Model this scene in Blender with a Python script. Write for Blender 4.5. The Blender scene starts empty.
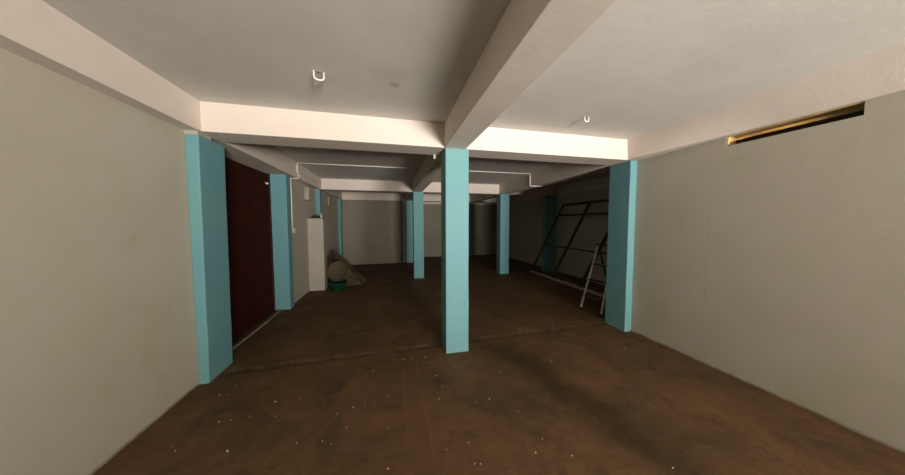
import bpy, bmesh, math, random
from mathutils import Vector, Matrix
random.seed(7)
S = bpy.context.scene
C = S.collection

# ------------------------------------------------------------------ materials
class NT:
    def __init__(s, name):
        s.m = bpy.data.materials.new(name); s.m.use_nodes = True
        s.t = s.m.node_tree; s.t.nodes.clear()
        s.out = s.t.nodes.new('ShaderNodeOutputMaterial')
        s.b = s.t.nodes.new('ShaderNodeBsdfPrincipled')
        s.t.links.new(s.b.outputs[0], s.out.inputs[0])
        s.co = s.t.nodes.new('ShaderNodeTexCoord').outputs['Object']
    def put(s, sock, v):
        if hasattr(v, 'node'): s.t.links.new(v, sock)
        elif isinstance(v, tuple) and len(v) == 3 and sock.type == 'RGBA': sock.default_value = (*v, 1)
        else: sock.default_value = v
    def noise(s, scale, detail=4, rough=.6, co=None, dist=0):
        n = s.t.nodes.new('ShaderNodeTexNoise'); s.put(n.inputs['Vector'], co or s.co)
        n.inputs['Scale'].default_value = scale; n.inputs['Detail'].default_value = detail
        n.inputs['Roughness'].default_value = rough; n.inputs['Distortion'].default_value = dist
        return n.outputs['Fac']
    def math(s, op, a, b=0.0, clamp=False):
        n = s.t.nodes.new('ShaderNodeMath'); n.operation = op; n.use_clamp = clamp
        s.put(n.inputs[0], a); s.put(n.inputs[1], b); return n.outputs[0]
    def mr(s, v, a, b, c=0.0, d=1.0):
        n = s.t.nodes.new('ShaderNodeMapRange'); n.interpolation_type = 'SMOOTHSTEP'
        s.put(n.inputs[0], v)
        for i, q in enumerate((a, b, c, d)): s.put(n.inputs[i+1], q)
        return n.outputs[0]
    def mix(s, f, a, b, mode='MIX'):
        n = s.t.nodes.new('ShaderNodeMix'); n.data_type = 'RGBA'; n.blend_type = mode
        s.put(n.inputs[0], f); s.put(n.inputs[6], a); s.put(n.inputs[7], b); return n.outputs[2]
    def scaled(s, v):
        n = s.t.nodes.new('ShaderNodeMapping'); s.put(n.inputs[0], s.co); n.inputs['Scale'].default_value = v
        return n.outputs[0]
    def xyz(s):
        n = s.t.nodes.new('ShaderNodeSeparateXYZ'); s.put(n.inputs[0], s.co); return n.outputs
    def bump(s, h, strength=.3, dist=.01):
        n = s.t.nodes.new('ShaderNodeBump'); s.put(n.inputs['Height'], h)
        n.inputs['Strength'].default_value = strength; n.inputs['Distance'].default_value = dist
        s.t.links.new(n.outputs[0], s.b.inputs['Normal'])
    def done(s, col, rough=.85, spec=.25, metal=0.0):
        s.put(s.b.inputs['Base Color'], col); s.put(s.b.inputs['Roughness'], rough)
        s.b.inputs['Specular IOR Level'].default_value = spec; s.b.inputs['Metallic'].default_value = metal
        return s.m

def plaster(name, c1, c2, stain, amt=.5, sc=1.3, bump=.35, marks=False):
    n = NT(name)
    big = n.mr(n.noise(sc, 4, .6), .38, .66)
    col = n.mix(big, c1, c2)
    st = n.mr(n.noise(sc*2.3, 6, .7, dist=.6), .56, .8, 0, amt)
    col = n.mix(st, col, stain)
    if marks:
        x, y, z = n.xyz()
        # a hair crack running down the right wall, yellow damp blotches low on the walls
        wob = n.math('MULTIPLY', n.math('SUBTRACT', n.noise(6, 4, .6), .5), .07)
        cr = n.mr(n.math('ABSOLUTE', n.math('ADD', n.math('SUBTRACT', y, 2.13), wob)), .002, .012, 1, 0)
        cr = n.math('MULTIPLY', n.math('MULTIPLY', cr, n.mr(x, 3.0, 3.1)), n.math('MULTIPLY', n.mr(z, .55, .75), n.mr(z, 2.0, 1.5)))
        col = n.mix(n.math('MULTIPLY', cr, n.mr(n.noise(7, 4), .42, .6, 0, .35)), col, (.28,.25,.18))
        low = n.math('MULTIPLY', n.mr(z, 1.9, .2), n.mr(n.noise(1.7, 5, .65), .45, .68, 0, .55))
        col = n.mix(low, col, (.42,.40,.24))
        foot = n.math('MULTIPLY', n.mr(z, .03, .0), n.mr(n.noise(5, 5, .7), .35, .6, .4, .9))
        col = n.mix(foot, col, (.16,.12,.08))
    fine = n.noise(38, 3, .6)
    med = n.noise(5, 5, .65)
    n.bump(n.math('ADD', n.math('MULTIPLY', fine, .35), med), bump, .012)
    return n.done(col, .9, .15)

M = {}
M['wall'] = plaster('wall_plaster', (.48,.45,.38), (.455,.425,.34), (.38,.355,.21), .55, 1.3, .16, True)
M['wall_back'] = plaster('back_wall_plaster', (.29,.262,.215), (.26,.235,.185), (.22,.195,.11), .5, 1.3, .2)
M['beam'] = plaster('beam_plaster', (.70,.625,.565), (.67,.595,.535), (.62,.55,.48), .25, 1.0, .18)
def ceiling_mat():
    n = NT('ceiling_plaster')
    x, y, z = n.xyz()
    col = n.mix(n.mr(n.noise(.9, 4, .6), .38, .66), (.65,.63,.60), (.60,.585,.55))
    # rain marks and a small rust mark near the hook
    def spot(cx, cy, r):
        a = n.math('SUBTRACT', x, cx); b = n.math('SUBTRACT', y, cy)
        d = n.math('SQRT', n.math('ADD', n.math('MULTIPLY', a, a), n.math('MULTIPLY', b, b)))
        d = n.math('ADD', d, n.math('MULTIPLY', n.math('SUBTRACT', n.noise(14, 4), .5), r))
        return n.mr(d, r*.5, r*1.2, 1, 0)
    col = n.mix(n.math('MULTIPLY', spot(.05, 2.30, .05), .45), col, (.33,.22,.15))
    col = n.mix(n.math('MULTIPLY', spot(.0, 2.15, .16), .18), col, (.42,.33,.27))
    # damp peeling patch
    damp = n.math('MULTIPLY', spot(2.1, 1.0, .55), n.mr(n.noise(26, 5, .7), .4, .62))
    col = n.mix(n.math('MULTIPLY', damp, .12), col, (.42,.44,.46))
    # fine board-marks running along the room
    ln = n.noise(3.2, 5, .7, n.scaled((.35, 3.2, 1)))
    col = n.mix(n.mr(ln, .55, .8, 0, .25), col, (.52,.47,.42))
    n.bump(n.math('ADD', n.math('MULTIPLY', n.noise(40, 3), .35), n.noise(5, 5, .6, n.scaled((.8, 1.2, 1)))), .14, .012)
    return n.done(col, .92, .12)
M['ceiling'] = ceiling_mat()

def teal(name, c1, c2):
    n = NT(name)
    col = n.mix(n.mr(n.noise(2.2, 5, .6, n.scaled((1, 1, .6))), .35, .7), c1, c2)
    col = n.mix(n.mr(n.noise(24, 5, .75), .64, .76, 0, .35), col, (.12,.30,.31))
    x, y, z = n.xyz()
    # scuffs and grime where brooms and water reach the foot
    foot = n.math('MULTIPLY', n.mr(z, .0, .25, 1, 0), n.mr(n.noise(12, 5, .7), .45, .6))
    col = n.mix(n.math('MULTIPLY', foot, .45), col, (.20,.33,.28))
    n.bump(n.math('ADD', n.math('MULTIPLY', n.noise(45, 3), .4), n.noise(7, 4)), .3, .01)
    return n.done(col, .62, .35)
M['teal'] = teal('turquoise_paint', (.132,.310,.355), (.146,.332,.345))
M['teal_dull'] = teal('dull_turquoise_paint', (.24,.30,.27), (.27,.31,.27))

def floor_mat():
    n = NT('stained_floor')
    x, y, z = n.xyz()
    warp = n.math('MULTIPLY', n.math('SUBTRACT', n.noise(2.6, 7, .72, dist=.5), .5), .75)
    warp2 = n.math('MULTIPLY', n.math('SUBTRACT', n.noise(4, 7, .7), .5), .07)
    col = n.mix(n.mr(n.noise(1.1, 6, .65, dist=.4), .36, .64), (.156,.082,.036), (.104,.060,.025))
    col = n.mix(n.mr(n.noise(2.6, 6, .7, dist=.8), .50, .72, 0, .7), col, (.165,.082,.045))
    col = n.mix(n.mr(n.noise(1.9, 5, .7, n.scaled((1.6, .7, 1)), .5), .54, .72, 0, .8), col, (.060,.042,.022))
    col = n.mix(n.mr(n.noise(5.5, 6, .75), .58, .74, 0, .5), col, (.075,.062,.052))
    col = n.mix(n.mr(n.noise(4.5, 8, .8, n.scaled((.8, 2.2, 1)), .6), .5, .66, 0, .5), col, (.17,.10,.058))
    col = n.mix(n.mr(n.noise(7, 8, .8, dist=.4), .53, .68, 0, .6), col, (.052,.034,.020))
    col = n.mix(n.mr(n.noise(30, 8, .85), .5, .7, 0, .55), col, (.050,.033,.018))
    col = n.mix(n.mr(n.noise(1.5, 8, .75, dist=1.0), .5, .62, 0, .55), col, (.060,.040,.022))
    # long damp dark stain
    xs = n.math('SUBTRACT', n.math('ADD', x, n.math('MULTIPLY', y, .24)), 2.10)
    d = n.math('ABSOLUTE', n.math('ADD', xs, warp))
    band = n.math('MULTIPLY', n.mr(d, .02, .30, 1, 0), n.math('MULTIPLY', n.mr(y, 3.2, 2.9), n.mr(y, .8, 1.4)))
    col = n.mix(n.math('MULTIPLY', band, .8), col, (.044,.028,.010))
    # refilled channel with reddish mortar
    xw = n.math('ADD', x, warp2)
    ch = n.math('MULTIPLY', n.mr(xw, .09, .125), n.mr(xw, .285, .25))
    ch = n.math('MULTIPLY', ch, n.mr(y, 3.12, 3.0))
    col = n.mix(n.math('MULTIPLY', ch, n.mr(n.noise(3, 5), .35, .65, .1, .6)), col, (.140,.062,.028))
    ed = n.math('MINIMUM', n.math('ABSOLUTE', n.math('SUBTRACT', xw, .105)), n.math('ABSOLUTE', n.math('SUBTRACT', xw, .27)))
    ed = n.math('MULTIPLY', n.mr(ed, .004, .018, 1, 0), n.mr(y, 3.12, 3.0))
    col = n.mix(n.math('MULTIPLY', ed, n.mr(n.noise(3, 7, .8), .35, .7, 0, .35)), col, (.20,.14,.085))
    # joint between the two slabs under the beam
    yj = n.math('SUBTRACT', n.math('ADD', y, n.math('MULTIPLY', warp2, 2.4)), n.math('ADD', 3.21, n.math('MULTIPLY', x, .035)))
    jl = n.mr(n.math('ABSOLUTE', yj), .005, .07, 1, 0)
    col = n.mix(n.math('MULTIPLY', jl, n.mr(n.noise(2.7, 4), .35, .65, .1, .6)), col, (.030,.019,.010))
    jh = n.mr(n.math('ABSOLUTE', n.math('SUBTRACT', yj, .07)), .01, .06, 1, 0)
    col = n.mix(n.math('MULTIPLY', jh, n.mr(n.noise(6, 4), .45, .65, 0, .5)), col, (.24,.17,.10))
    # pale mortar smear on the joint
    a = n.math('MULTIPLY', n.math('SUBTRACT', x, 1.95), .45); b = n.math('SUBTRACT', y, 3.42)
    sm = n.math('SQRT', n.math('ADD', n.math('MULTIPLY', a, a), n.math('MULTIPLY', b, b)))
    sm = n.math('MULTIPLY', n.mr(sm, .03, .17, 1, 0), n.mr(n.noise(16, 6, .8), .48, .60))
    col = n.mix(n.math('MULTIPLY', sm, .8), col, (.30,.24,.18))
    n.bump(n.math('ADD', n.noise(6, 6, .7), n.math('ADD', n.math('MULTIPLY', n.noise(55, 3), .25), n.math('MULTIPLY', jl, -.3))), .35, .015)
    return n.done(col, n.mr(n.noise(2.3, 4), .35, .65, .62, .85), .25)
M['floor'] = floor_mat()

def simple(name, c, c2=None, rough=.6, spec=.3, metal=0, sc=9, bump=.1):
    n = NT(name)
    col = n.mix(n.mr(n.noise(sc, 4, .65), .38, .66), c, c2 or tuple(v*.8 for v in c))
    n.bump(n.noise(sc*4, 3), bump, .005)
    return n.done(col, rough, spec, metal)
M['shutter'] = simple('maroon_shutter_paint', (.044,.0065,.0025), (.032,.0045,.002), .8, .12, sc=4)
M['shutter_dark'] = simple('dark_maroon_steel', (.035,.006,.005), None, .6, .25)
M['concrete'] = simple('bare_concrete', (.30,.27,.23), (.22,.19,.16), .9, .15, sc=14, bump=.3)
M['white_paint'] = simple('white_paint', (.43,.40,.345), (.39,.36,.31), .7, .25, sc=3)
M['white_plastic'] = simple('white_plastic', (.82,.79,.73), (.74,.71,.65), .4, .4)
M['grey_plastic'] = simple('dusty_plastic', (.40,.34,.29), None, .5, .3)
M['dark_steel'] = simple('rusted_dark_steel', (.055,.045,.037), (.075,.058,.045), .75, .25, .1, 12)
M['dusty_steel'] = simple('dusty_grey_steel', (.48,.41,.37), (.36,.30,.27), .75, .25, .1, 12)
M['aluminium'] = simple('worn_aluminium', (.72,.66,.58), (.58,.53,.46), .5, .5, .35, 12)
M['black'] = simple('black_rubber', (.02,.02,.02), None, .8, .2)
M['green_plastic'] = simple('green_plastic', (.006,.055,.030), (.005,.045,.025), .4, .45)
M['cane'] = simple('woven_cane', (.105,.08,.05), (.075,.058,.036), .85, .15, sc=20, bump=.4)
M['sacking'] = simple('jute_sacking', (.085,.065,.04), (.06,.045,.028), .95, .08, sc=10, bump=.6)
M['rag'] = simple('dark_rag', (.05,.045,.04), None, .95, .1)
M['wood'] = simple('bare_wood', (.62,.44,.22), (.48,.34,.16), .75, .2, sc=9)
M['outer'] = simple('slot_dark_fill', (.035,.025,.012), None, .9, .1)  # near-black fill standing in for the darkness beyond the vent slot
M['chip'] = simple('white_paint_chip', (.62,.57,.48), (.40,.36,.30), .8, .2)

# ------------------------------------------------------------------ mesh helpers
def box(bm, x0, x1, y0, y1, z0, z1):
    v = [bm.verts.new((x, y, z)) for x in (x0, x1) for y in (y0, y1) for z in (z0, z1)]
    for f in ((0,1,3,2), (4,6,7,5), (0,4,5,1), (2,3,7,6), (0,2,6,4), (1,5,7,3)):
        bm.faces.new([v[i] for i in f])
def bar(bm, p, q, w, d, up=(0, 0, 1)):
    p, q = Vector(p), Vector(q); a = (q-p).normalized(); u = Vector(up)
    if abs(a.dot(u)) > .98: u = Vector((0, 1, 0))
    s = a.cross(u).normalized(); t = s.cross(a).normalized()
    v = []
    for e in (p, q):
        for i, j in ((-1,-1), (1,-1), (1,1), (-1,1)): v.append(bm.verts.new(e + s*i*w/2 + t*j*d/2))
    for f in ((3,2,1,0), (4,5,6,7), (0,1,5,4), (1,2,6,5), (2,3,7,6), (3,0,4,7)): bm.faces.new([v[i] for i in f])
def tube(bm, pts, r, n=10):
    pts = [Vector(p) for p in pts]; rings = []
    for i, p in enumerate(pts):
        a = (pts[min(i+1, len(pts)-1)] - pts[max(i-1, 0)]).normalized()
        u = Vector((0,0,1)) if abs(a.z) < .9 else Vector((0,1,0))
        s = a.cross(u).normalized(); t = s.cross(a)
        rings.append([bm.verts.new(p + (s*math.cos(k*2*math.pi/n) + t*math.sin(k*2*math.pi/n))*r) for k in range(n)])
    for A, B in zip(rings, rings[1:]):
        for k in range(n): bm.faces.new((A[k], A[(k+1)%n], B[(k+1)%n], B[k]))
    bm.faces.new(rings[0][::-1]); bm.faces.new(rings[-1])
def lathe(bm, prof, n=40, mtx=Matrix(), cap=True):
    rings = []
    for r, z in prof:
        rings.append([bm.verts.new(mtx @ Vector((r*math.cos(k*2*math.pi/n), r*math.sin(k*2*math.pi/n), z))) for k in range(n)])
    for A, B in zip(rings, rings[1:]):
        for k in range(n): bm.faces.new((A[k], A[(k+1)%n], B[(k+1)%n], B[k]))
    if cap: bm.faces.new(rings[0][::-1]); bm.faces.new(rings[-1])
def obj(name, bm, mat, parent=None, bevel=0, smooth=False, seg=2):
    bmesh.ops.recalc_face_normals(bm, faces=bm.faces)
    me = bpy.data.meshes.new(name); bm.to_mesh(me); bm.free()
    if smooth:
        for p in me.polygons: p.use_smooth = True
    me.materials.append(mat)
    o = bpy.data.objects.new(name, me); C.objects.link(o)
    if parent: o.parent = parent; o.matrix_parent_inverse = parent.matrix_world.inverted()
    if bevel:
        b = o.modifiers.new('bevel', 'BEVEL'); b.width = bevel; b.segments = seg; b.limit_method = 'ANGLE'
        if smooth is False: pass
    return o
def tag(o, label, cat, group=None):
    o['label'] = label; o['category'] = cat
    if group: o['group'] = group
    return o
def thing(name, label, cat, loc, group=None):
    o = bpy.data.objects.new(name, None); C.objects.link(o); o.location = loc; o.empty_display_size = .1
    bpy.context.view_layer.update()
    return tag(o, label, cat, group)
def struct(name, bm, mat, parent=None, bevel=0):
    o = obj(name, bm, mat, parent, bevel)
    if not parent: o['kind'] = 'structure'
    return o
def boxes(*bs):
    bm = bmesh.new()
    for b in bs: box(bm, *b)
    return bm

# ------------------------------------------------------------------ dimensions
H, HB = 2.763, 2.479
XL, XBL, XR, XBR, XRR = -1.88, -1.752, 3.435, 3.25, 5.285
Y0, Y1, Y1b, Y2, Y2b, Y3, Y4 = -6.2, 3.015, 3.37, 7.42, 7.72, 10.48, 12.1
XO = -2.30           # outer face of the left wall
TOP = 2.95

# floor as a finely divided, very slightly uneven slab
bm = bmesh.new()
nx, ny = 78, 156
g = [[None]*(ny+1) for _ in range(nx+1)]
from mathutils import noise as mn
for i in range(nx+1):
    for j in range(ny+1):
        x = XO + (5.5-XO)*i/nx; y = Y0-.2 + (Y4+.4-Y0)*j/ny
        z = (mn.noise(Vector((x*1.3, y*1.3, 0)))-.55)*.005
        if abs(y-3.22-.035*x) < .09: z -= .0012
        g[i][j] = bm.verts.new((x, y, min(z, 0)))
for i in range(nx):
    for j in range(ny):
        bm.faces.new((g[i][j], g[i+1][j], g[i+1][j+1], g[i][j+1]))
box(bm, XO, 5.5, Y0-.2, Y4+.2, -.25, -.05)
o = struct('floor', bm, M['floor'])
for p in o.data.polygons: p.use_smooth = len(o.data.polygons)-6 > p.index

struct('ceiling', boxes((XO, 5.5, Y0-.2, Y4+.2, H, TOP)), M['ceiling'])

# walls
struct('wall_left', boxes((XO, XL, Y0, 3.39, -.03, HB), (XO, XL, 5.50, Y3, -.03, HB), (XO, -2.20, 3.39, 5.50, -.03, HB)), M['wall'])
# right wall with a long narrow vent slot just under the beam
SY0, SY1, SZ0, SZ1 = 1.2, 2.01, 2.395, 2.50
struct('wall_right', boxes((XR, 3.66, Y0, SY0, -.03, 2.50), (XR, 3.66, SY0, SY1, -.03, SZ0), (XR, 3.66, SY1, 2.9, -.03, 2.50), (XR, 3.66, 2.9, 3.30, -.03, HB)), M['wall'])
struct('wall_right_back', boxes((XRR, 5.5, 3.1, Y4, -.03, HB), (3.60, XRR, 3.1, 3.30, -.03, HB)), M['wall'])
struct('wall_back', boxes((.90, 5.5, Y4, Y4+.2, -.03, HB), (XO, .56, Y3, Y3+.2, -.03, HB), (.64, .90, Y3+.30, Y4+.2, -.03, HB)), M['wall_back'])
# the wall behind the photographer with the open entrance that lets the daylight in
EX0, EX1, EZ = 1.55, 3.25, 2.20
struct('wall_front', boxes((XO, EX0, Y0-.2, Y0, -.03, H), (EX1, 3.66, Y0-.2, Y0, -.03, H), (EX0, EX1, Y0-.2, Y0, EZ, H)), M['wall'])

# beams
struct('trim_1', boxes((XBL, XBR, Y1, Y1b, HB, H)), M['beam'], bevel=.006)                      # near cross beam
struct('trim_2', boxes((.627, .891, Y0, Y1, HB, H), (.627, .891, Y1b, Y2, HB, H), (.627, .891, Y2b, Y3, HB, H), (.627, .891, Y3+.28, Y4, HB, H)), M['beam'], bevel=.006)
def beam_right():
    # hand-plastered beam whose face dies into the wall towards the entrance
    bm = bmesh.new(); secs = []
    st = []
    for k in range(41):
        t = k/40; e = t*t*(3-2*t); st.append((Y1-t*(Y1-1.6), 3.262+.146*e, HB+.021*e))
    st += [(0, 3.408, 2.50), (Y0, 3.408, 2.50)]
    NV = 10; grid = []
    for y, xb, zb in st:
        grid.append([bm.verts.new((XBR+(xb-XBR)*k/NV, y, H+(zb-H)*k/NV)) for k in range(NV+1)])
    for A, B in zip(grid, grid[1:]):
        for k in range(NV): bm.faces.new((A[k], A[k+1], B[k+1], B[k])).smooth = True
    secs = [[bm.verts.new(p) for p in ((xb, y, zb), (3.66, y, zb), (3.66, y, H))] for y, xb, zb in st]
    for A, B in zip(secs, secs[1:]):
        for k in range(2): bm.faces.new((A[k], A[k+1], B[k+1], B[k]))
    return bm
struct('trim_3', boxes((XO, XBL, Y0, Y4, HB, H)), M['beam'])                     # along the left wall
struct('trim_4', beam_right(), M['beam'])                     # along the right wall
struct('trim_10', boxes((XBR, 3.56, Y1, Y2, HB, H), (XBR, 3.56, Y2b, Y3, HB, H), (XBR, 3.56, Y3+.28, Y4, HB, H)), M['beam'])
struct('trim_5', boxes((XBL, XRR, Y2, Y2b, HB, H)), M['beam'], bevel=.006)                      # middle cross beam
struct('trim_6', boxes((XBL, XRR, Y3, Y3+.28, HB, H)), M['beam'])                # far cross beam
struct('trim_7', boxes((XRR, 5.5, 3.1, Y4+.2, HB, H), (3.66, XRR, 3.1, 3.30, HB, H), (.90, XRR, Y4, Y4+.2, HB, H)), M['beam'])
# shallow plaster steps running on the left beam behind the doorway
struct('trim_8', boxes((XBL, XBL+.014, Y1b, Y2, 2.600, H)), M['beam'])

# ------------------------------------------------------------------ columns
def column(name, x0, x1, y0, y1, label, group, mat='teal', top=HB, cat='column', taper=None):
    bm = bmesh.new(); n = 12; rng = random.Random(name+label)
    rings = []
    for k in range(n+1):
        z = -.012 + (top+.012)*k/n
        d = [rng.uniform(-.0025, .0025) for _ in range(4)]
        t = k/n; a = taper[0]*(1-t)+taper[1]*t if taper else 0
        rings.append([bm.verts.new(p) for p in ((x0, y0+d[0], z), (x1+d[1]+a, y0+d[0], z), (x1+d[1]+a, y1, z), (x0, y1, z))])
    for A, B in zip(rings, rings[1:]):
        for k in range(4): bm.faces.new((A[k], A[(k+1)%4], B[(k+1)%4], B[k]))
    bm.faces.new(rings[0][::-1]); bm.faces.new(rings[-1])
    o = obj(name, bm, M[mat], None, .008)
    return tag(o, label, cat, group)
gf, gp = 'free-standing turquoise columns', 'turquoise pilasters along the walls'
column('concrete_column', .640, .928, Y1, 3.30, 'nearest turquoise square column, standing free in the middle of the floor', gf)
column('concrete_column', .640, .928, Y2, 7.70, 'turquoise square column behind and left of the big middle one, brightly lit', gf)
column('concrete_column', 3.300, 3.597, Y2, 7.70, 'slim-looking turquoise square column standing free right of the big middle one', gf)
column('concrete_column', .600, .900, Y3-.04, Y3+.28, 'dark turquoise column at the end of the back wall, half behind another column', gf)
column('concrete_column', .42, .56, Y3-.08, Y3, 'narrow grey-green pier on the back wall beside the farthest dark column', None, 'teal_dull', 2.43, 'pier')
p1 = column('wall_pilaster', XL, -1.78, 3.007, 3.41, 'nearest and widest turquoise pilaster on the left wall, before the maroon shutter', gp, top=2.445, taper=(-.012, .012))
obj('bare_cap', boxes((XL, -1.772, 3.004, 3.20, 2.440, HB)), M['white_paint'], p1)['label'] = 'unpainted white cap strip'
column('wall_pilaster', -2.19, -1.83, 5.30, 5.50, 'turquoise pilaster at the far side of the maroon shutter', gp)
column('wall_pilaster', XL, -1.775, 7.38, 7.56, 'turquoise pilaster rising behind the low white pier on the left wall', gp)
column('wall_pilaster', XL, -1.765, 10.22, Y3, 'turquoise pilaster in the far left corner by the back wall', gp)
column('wall_pilaster', 3.325, 3.60, 3.020, 3.385, 'nearest turquoise pilaster at the end of the right wall, hiding the ladder edge', gp)
column('wall_pilaster', 4.87, XRR, Y2, 7.62, 'dark turquoise pilaster on the far right wall behind the leaning steel frame', gp)

# ------------------------------------------------------------------ roller shutter door
bm = bmesh.new()
xs = -2.10; y0, y1 = 3.39, 5.30; zt = HB; n = 34; prof = []
for k in range(n):
    z0 = .045 + (zt-.06)*k/n; dz = (zt-.06)/n
    for t in range(6):
        a = t/6; prof.append((xs + .006*math.sin(math.pi*min(a/.85, 1)) , z0 + dz*a))
prof.append((xs, zt-.015))
vs = [(bm.verts.new((x, y0, z)), bm.verts.new((x, y1, z))) for x, z in prof]
for (a, b), (c, d) in zip(vs, vs[1:]): bm.faces.new((a, b, d, c))
back = [bm.verts.new((xs-.03, y, z)) for y, z in ((y0, .045), (y1, .045), (y1, zt-.015), (y0, zt-.015))]
bm.faces.new(back)
door = struct('door_1', bm, M['shutter'])
obj('bottom_bar', boxes((xs-.025, xs+.022, y0+.005, y1-.005, .012, .075)), M['shutter_dark'], door, .004)
obj('guide_rail', boxes((xs-.04, xs+.020, y1-.045, y1-.002, 0, zt)), M['shutter_dark'], door, .003)
obj('guide_rail', boxes((xs-.04, xs+.035, y0+.002, y0+.045, 0, zt)), M['shutter_dark'], door, .003)
struct('trim_9', boxes((-2.0, -1.965, 3.39, 5.30, -.01, .012)), M['concrete'], bevel=.004)   # threshold edge

# vent slot
win = struct('window_1', boxes((XR+.004, 3.66, SY1-.012, SY1, SZ0, SZ1), (XR+.004, 3.66, SY0, SY1-.012, SZ1-.010, SZ1)), M['wood'])
obj('slot_shade_board', boxes((3.55, 3.575, SY0, SY1-.012, SZ0, 2.462)), M['outer'], win, .003)  # added board, coloured dark to stand in for the unlit gap outside

# ------------------------------------------------------------------ low white pier on the left wall
pier = thing('boxed_pier', 'low white boxed-in pier standing against the left wall, short of the ceiling', 'pier', (-1.71, 6.7, 0))
obj('pier_body', boxes((XL, -1.545, 6.63, 6.88, -.01, 1.70)), M['white_paint'], pier, .008)
obj('cap_slab', boxes((XL, -1.535, 6.62, 6.90, 1.70, 1.715)), M['concrete'], pier, .004)['label'] = 'thin grey top slab'
bm = bmesh.new(); tube(bm, [(-1.60, 6.72, 1.713), (-1.60, 6.72, 1.80)], .016, 14)
bt = obj('small_bottle', bm, M['white_plastic'], None, 0, True)
tag(bt, 'tiny white bottle standing on top of the low white pier', 'bottle')
bm = bmesh.new(); lathe(bm, [(.009, 0), (.010, .03), (.006, .035)], 12, Matrix.Translation((-1.60, 6.72, 1.798)))
obj('bottle_cap', bm, M['white_plastic'], bt, 0, True)
bm = bmesh.new()
bmesh.ops.create_icosphere(bm, subdivisions=3, radius=1)
for v in bm.verts:
    f = 1+.35*mn.noise(v.co*2.1); z = v.co.z
    v.co = Vector((v.co.x*.085*f, v.co.y*.07*f, max(z, -.4)*.045*f))
o = obj('crumpled_rag', bm, M['rag'], None, 0, True); o.location = (-1.72, 6.74, 1.7335)
tag(o, 'dark crumpled rag lying on top of the low white pier', 'rag')

# wall boxes
def wall_box(y0, y1, z0, z1, dep, label):
    t = thing('distribution_box', label, 'box', (XL, (y0+y1)/2, z0), None)
    obj('box_body', boxes((XL-.01, XL+dep*.75, y0, y1, z0, z1)), M['grey_plastic'], t, .006)
    obj('box_cover', boxes((XL+dep*.75, XL+dep, y0-.006, y1+.006, z0-.006, z1+.006)), M['white_paint'], t, .004)
wall_box(6.50, 6.84, 2.13, 2.41, .09, 'white square box high on the left wall above the low white pier')
wall_box(8.74, 9.06, 2.16, 2.40, .04, 'small flat white box high on the left wall near the far corner')

# ------------------------------------------------------------------ conduits
r = .011
cl = thing('electrical_conduit', 'thin white conduit crossing the ceiling then dropping down the left wall to a switch', 'conduit', (-1.75, 5.58, H))
YC = 5.60
bm = bmesh.new()
tube(bm, [(.62, YC, 2.7535), (-.6, YC-.01, 2.7535), (XBL+.028, YC, 2.7535)], r)
tube(bm, [(XBL+.028, YC-.02, 2.755), (XBL+.028, YC-.02, 2.575)], r)
tube(bm, [(XBL+.028, YC-.02, 2.575), (XBL+.014, YC+.10, 2.565)], r)
tube(bm, [(XBL+.014, YC+.10, 2.568), (XBL+.014, YC+.10, 2.50)], r)
tube(bm, [(XBL+.014, YC+.10, 2.50), (XBL+.014, YC+.05, 2.465), (XL+.012, YC+.05, 2.465)], r)
tube(bm, [(XL+.012, YC+.05, 2.470), (XL+.012, YC+.05, 1.50)], r)
obj('pipe', bm, M['white_plastic'], cl, 0, True)
t = obj('switch_box', boxes((XL, XL+.045, YC+.005, YC+.095, 1.41, 1.50)), M['grey_plastic'], cl, .006)
obj('switch_plate', boxes((XL+.045, XL+.052, YC, YC+.10, 1.405, 1.505)), M['white_plastic'], t, .003)
cr = thing('electrical_conduit', 'thin white conduit across the ceiling, right of the big middle column, stepping down a beam', 'conduit', (3.2, 5.58, H))
bm = bmesh.new()
tube(bm, [(.885, YC, 2.7535), (2.0, YC-.01, 2.7535), (XBR-.012, YC, 2.7535)], r)
tube(bm, [(XBR-.012, YC, 2.755), (XBR-.012, YC, 2.469)], r)
tube(bm, [(XBR-.012, YC, 2.469), (XBR+.30, YC-.03, 2.469)], r)
obj('pipe', bm, M['white_plastic'], cr, 0, True)

# bulb holders
def holder(loc, label, ang=None):
    t = thing('lamp_holder', label, 'lamp holder', loc)
    m = Matrix.Translation(loc) @ (ang or Matrix())
    bm = bmesh.new(); lathe(bm, [(.022, 0), (.022, .008), (.018, .011)], 24, m)
    obj('base', bm, M['white_plastic'], t, 0, True)
    bm = bmesh.new(); lathe(bm, [(.014, .010), (.017, .035), (.013, .048)], 24, m)
    obj('socket', bm, M['white_plastic'], t, 0, True)
holder((.57, Y1b+.0, 2.478), 'small white lamp holder under the near beam beside the big middle column', Matrix.Rotation(math.pi, 4, 'X'))
holder((-2.105, 5.16, 2.29), 'small white lamp holder at the top far corner of the maroon shutter', Matrix.Rotation(math.pi/2, 4, 'Y'))

# ceiling hooks
def hook(x, y, ang, w, dr, label):
    t = thing('ceiling_hook', label, 'hook', (x, y, H), None)
    bm = bmesh.new(); pts = []
    c, s = math.cos(ang), math.sin(ang)
    for k in range(17):
        a = math.pi*k/16
        pts.append((x - c*w*math.cos(a), y - s*w*math.cos(a), H-dr+w*.2-math.sin(a)*w*.55))
    pts = [(x-c*w*1.05, y-s*w*1.05, H)] + pts + [(x+c*w*1.05, y+s*w*1.05, H)]
    tube(bm, pts, .0065, 10)
    obj('hook_loop', bm, M['white_plastic'], t, 0, True)
    bm = bmesh.new(); lathe(bm, [(.016, 0), (.015, -.003), (.01, -.004)], 28, Matrix.Translation((x, y, H)))
    obj('ceiling_rose', bm, M['concrete'], t, 0, True)
hook(-.52, 2.24, .25, .034, .050, 'white U-shaped hook in the ceiling left of the long middle beam')
hook(2.12, 2.49, .1, .026, .042, 'small white ring hook in the ceiling right of the long middle beam')

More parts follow.
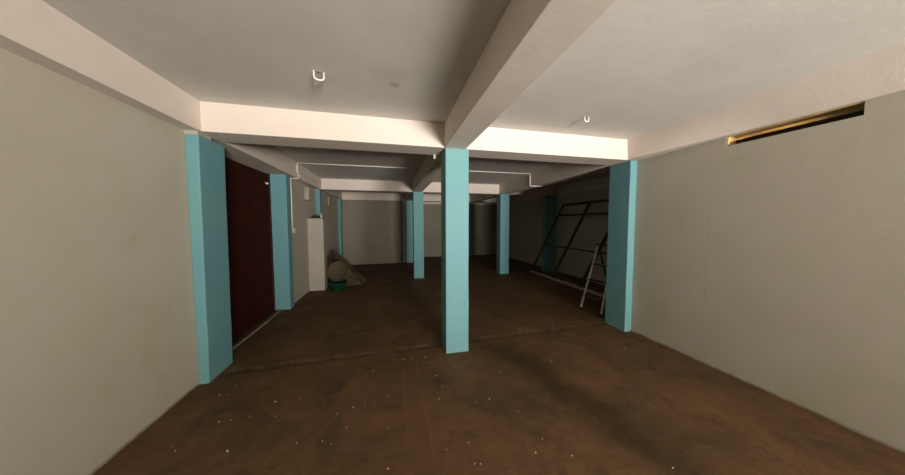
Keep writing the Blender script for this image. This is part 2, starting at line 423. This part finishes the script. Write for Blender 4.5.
# ------------------------------------------------------------------ things near the left wall
bs = thing('plastic_basin', 'round green plastic basin on the floor beside the low white pier', 'basin', (-1.24, 6.60, 0))
m = Matrix.Translation((-1.24, 6.60, 0))
bm = bmesh.new(); lathe(bm, [(.14, .0), (.15, .004), (.205, .17), (.212, .175), (.205, .178), (.195, .168), (.142, .012), (.12, .01)], 40, m)
obj('bowl', bm, M['green_plastic'], bs, 0, True)
bm = bmesh.new(); ring = [(-1.24+.212*math.cos(a*math.pi/20), 6.60+.212*math.sin(a*math.pi/20), .176) for a in range(41)]
tube(bm, ring, .009, 8); obj('rim', bm, M['green_plastic'], bs, 0, True)

# slumped sack
bm = bmesh.new(); n, k2 = 44, 22; rings = []
for j in range(k2+1):
    t = j/k2; z = .80*t
    rr = (.40*(1-t)**.85 + .03)*(1+.04*math.sin(9*t))
    cx = -1.10 - .30*t; cy = 7.30
    ring = []
    for i in range(n):
        a = 2*math.pi*i/n
        q = rr*(1+.16*mn.noise(Vector((math.cos(a)*1.6, math.sin(a)*1.6, t*3.2)))+.05*math.sin(a*7+t*5)*(1-t))
        ring.append(bm.verts.new((cx+q*math.cos(a)*(1+.1*(1-t)), cy+q*math.sin(a)*.8, z-.004)))
    rings.append(ring)
for A, B in zip(rings, rings[1:]):
    for k in range(n): bm.faces.new((A[k], A[(k+1)%n], B[(k+1)%n], B[k]))
bm.faces.new(rings[0][::-1]); bm.faces.new(rings[-1])
sk = thing('jute_sack', 'slumped brown sack heaped on the floor behind the green basin', 'sack', (-1.10, 7.30, 0))
obj('sack_body', bm, M['sacking'], sk, 0, True)
bm = bmesh.new(); cc = (-1.10-.30*.93, 7.30, .80*.93)
tube(bm, [(cc[0]+.078*math.cos(a*math.pi/12), cc[1]+.066*math.sin(a*math.pi/12), cc[2]) for a in range(25)], .010, 8)
obj('tie_string', bm, M['cane'], sk, 0, True)

# round cane tray
tr = thing('winnowing_tray', 'round woven cane tray propped up between the green basin and the sack', 'tray', (-1.26, 6.63, .20))
m = Matrix.Translation((-1.27, 6.72, .43)) @ Matrix.Rotation(math.radians(-12), 4, 'Z') @ Matrix.Rotation(math.radians(72), 4, 'X')
bm = bmesh.new(); prof = [(.002, -.012)] + [(.02*i, -.012+.0016*(i % 2)) for i in range(1, 11)] + [(.225, .022), (.24, .034), (.234, .036), (.215, .024), (.195, -.004), (.002, -.006)]
lathe(bm, prof, 48, m); obj('woven_base', bm, M['cane'], tr, 0, True)
bm = bmesh.new(); tube(bm, [m @ Vector((.24*math.cos(a*math.pi/24), .24*math.sin(a*math.pi/24), .036)) for a in range(49)], .010, 8)
obj('rim', bm, M['sacking'], tr, 0, True)

# ------------------------------------------------------------------ leaning steel frame
fr = thing('steel_frame', 'large dark steel frame of square bars leaning on the far right wall behind the ladder', 'metal frame', (4.42, 5.9, 0))
def lean(y, z):      # point on the leaning plane: foot at x=4.42, head near x=5.2
    return Vector((4.42 + .36*z, y - .235*z, z))
def fbar(name, a, b, w, mat='dark_steel'):
    bm = bmesh.new(); bar(bm, a, b, w, w); return obj(name, bm, M[mat], fr, .003)
ZT = 2.14
fbar('bottom_rail', lean(7.52, .025), lean(4.20,   .025), .062, 'dusty_steel')['label'] = 'dusty light grey bottom rail'
fbar('top_rail', lean(7.50, ZT), lean(4.20, ZT), .062)
fbar('cross_rail', lean(7.49, 1.82), lean(4.22, 1.82), .05)
fbar('cross_rail', lean(7.49, .90), lean(4.22, .90), .035)
for y in (7.49, 6.39, 5.30, 4.22):
    fbar('upright', lean(y, .05), lean(y, ZT-.02), .068)

# ------------------------------------------------------------------ step ladder
ld = thing('step_ladder', 'short aluminium step ladder standing open behind the right pilaster', 'ladder', (3.6, 3.85, 0))
A0, A1 = Vector((3.405, 4.03, .0)), Vector((3.79, 4.06, 1.18))
B0, B1 = Vector((3.465, 3.61, .0)), Vector((3.80, 3.72, 1.18))
def lbar(name, a, b, w, d, mat='aluminium'):
    bm = bmesh.new(); bar(bm, a, b, w, d, (0, 1, 0)); return obj(name, bm, M[mat], ld, .003)
for a, b in ((A0, A1), (B0, B1)):
    l = lbar('leg', a.lerp(b, .02), b, .020, .036)
    lb = bmesh.new(); bar(lb, a.lerp(b, 0), a.lerp(b, .03), .034, .055, (0, 1, 0)); obj('rubber_foot', lb, M['black'], l, .003)
A2, B2 = Vector((4.22, 4.10, .0)), Vector((4.22, 3.66, .0))
for a, b in ((A2, A1), (B2, B1)):
    l = lbar('leg', a.lerp(b, .02), b, .022, .030, 'dark_steel')
    lb = bmesh.new(); bar(lb, a.lerp(b, 0), a.lerp(b, .03), .030, .040, (0, 1, 0)); obj('rubber_foot', lb, M['black'], l, .003)
for t in (.22, .46, .70):
    p, q = A0.lerp(A1, t), B0.lerp(B1, t)
    bm = bmesh.new(); bar(bm, p+Vector((.02, 0, 0)), q+Vector((.02, 0, 0)), .075, .018); obj('step', bm, M['dark_steel'], ld, .003)
bm = bmesh.new(); box(bm, 3.74, 3.86, 3.70, 4.08, 1.175, 1.20); obj('top_plate', bm, M['dark_steel'], ld, .004)
p, q = A2.lerp(A1, .35), B2.lerp(B1, .35)
bm = bmesh.new(); bar(bm, p, q, .02, .02); obj('brace', bm, M['dark_steel'], ld, .002)

# ------------------------------------------------------------------ paint chips on the floor
CH = [(-1.03,2.54,3),(-1.16,2.39,2.2),(-1.29,2.38,1.6),(-1.37,2.38,1.6),(-1.58,2.77,1.4),(-1.49,2.74,1.2),(-1.5,2.89,1.4),(-.21,2.83,1.8),(-.04,2.0,1.6),(-.36,2.08,1.2),(-.34,2.3,1.2),(.38,2.99,2.4),(.42,2.86,1.6),(.44,2.59,1.6),(.47,2.4,1.2),(.41,2.23,1.6),(.69,2.73,2),(-1.14,2.05,2.4),(-1.5,2.14,1.4),(-.51,1.98,1.6),(-.44,1.94,1.4),(-.69,2.01,1.4),(-.04,1.65,1.6),(.36,1.7,1.3),(-.46,2.25,1.2),(.72,2.11,1.5),(.85,2.12,1.5),(1.07,1.62,1.4),(.96,1.53,1.8),(1.19,1.45,1.4),(1.77,1.22,2),(.53,1.72,1.6),(.52,1.55,1.3),(.56,1.54,1.2),(1.79,2.56,1.5),(2.91,2.63,1.8),(2.44,3.48,1.5),(-.05,2.38,1.2),(-.83,2.53,1.1),(-1.55,2.19,1.1),(-.36,2.87,1.2),(.23,3.0,1.3),(.13,3.0,1.2),(-.95,2.34,1.3),(-.24,2.31,1.2),(1.12,2.49,1.1),(1.03,1.92,1.1)]
for x, y, s in CH:
    bm = bmesh.new(); n = 7; w = s*.0028
    lo, hi = [], []
    el = random.uniform(.6, 1.5) if s < 2.9 else 2.2
    for k in range(n):
        a = 2*math.pi*k/n; q = w*random.uniform(.7, 1.25)
        lo.append(bm.verts.new((q*math.cos(a)*el, q*math.sin(a), 0)))
        hi.append(bm.verts.new((q*math.cos(a)*el*.8, q*math.sin(a)*.8, .004+random.uniform(0, .003))))
    for k in range(n): bm.faces.new((lo[k], lo[(k+1)%n], hi[(k+1)%n], hi[k]))
    bm.faces.new(lo[::-1]); bm.faces.new(hi)
    o = obj('paint_chip', bm, M['chip']); o.location = (x, y, -.0025); o.rotation_euler.z = random.uniform(-.6, .6)
    tag(o, 'tiny white paint chip lying on the stained brown floor', 'paint chip', 'paint chips scattered on the floor')

# ------------------------------------------------------------------ light
def area(name, loc, target, sx, sy, power, col, spread=180):
    l = bpy.data.lights.new(name, 'AREA'); l.shape = 'RECTANGLE'; l.size = sx; l.size_y = sy
    l.energy = power; l.color = col; l.spread = math.radians(spread)
    o = bpy.data.objects.new(name, l); C.objects.link(o); o.location = loc
    o.rotation_euler = (Vector(target)-Vector(loc)).to_track_quat('-Z', 'Y').to_euler()
    return o
area('entrance_daylight', ((EX0+EX1)/2, Y0-.10, 1.05), ((EX0+EX1)/2-.9, 3, 5.6), EX1-EX0-.05, 1.5, 415, (1, .935, .845), 88)
area('slot_daylight', (3.84, 1.60, 2.55), (3.52, 2.0, 2.45), .10, .10, 9.0, (1, .78, .48))

w = bpy.data.worlds.new('World'); S.world = w; w.use_nodes = True
bg = w.node_tree.nodes['Background']; bg.inputs[0].default_value = (.55, .62, .7, 1); bg.inputs[1].default_value = .05

# ------------------------------------------------------------------ camera
cd = bpy.data.cameras.new('Camera'); cam = bpy.data.objects.new('Camera', cd); C.objects.link(cam)
cd.sensor_fit = 'HORIZONTAL'; cd.sensor_width = 36; cd.lens = 258.16*36/905; cd.clip_start = .02
yaw, pitch, roll = .2353, .0569, .0018
cam.matrix_world = Matrix.Translation((0, 0, 1.6)) @ Matrix.Rotation(-yaw, 4, 'Z') @ Matrix.Rotation(math.pi/2-pitch, 4, 'X') @ Matrix.Rotation(-roll, 4, 'Z')
S.camera = cam

S.view_settings.view_transform = 'Standard'; S.view_settings.look = 'None'
S.view_settings.gamma = 1; S.view_settings.use_curve_mapping = False
S.view_settings.exposure = 0.14
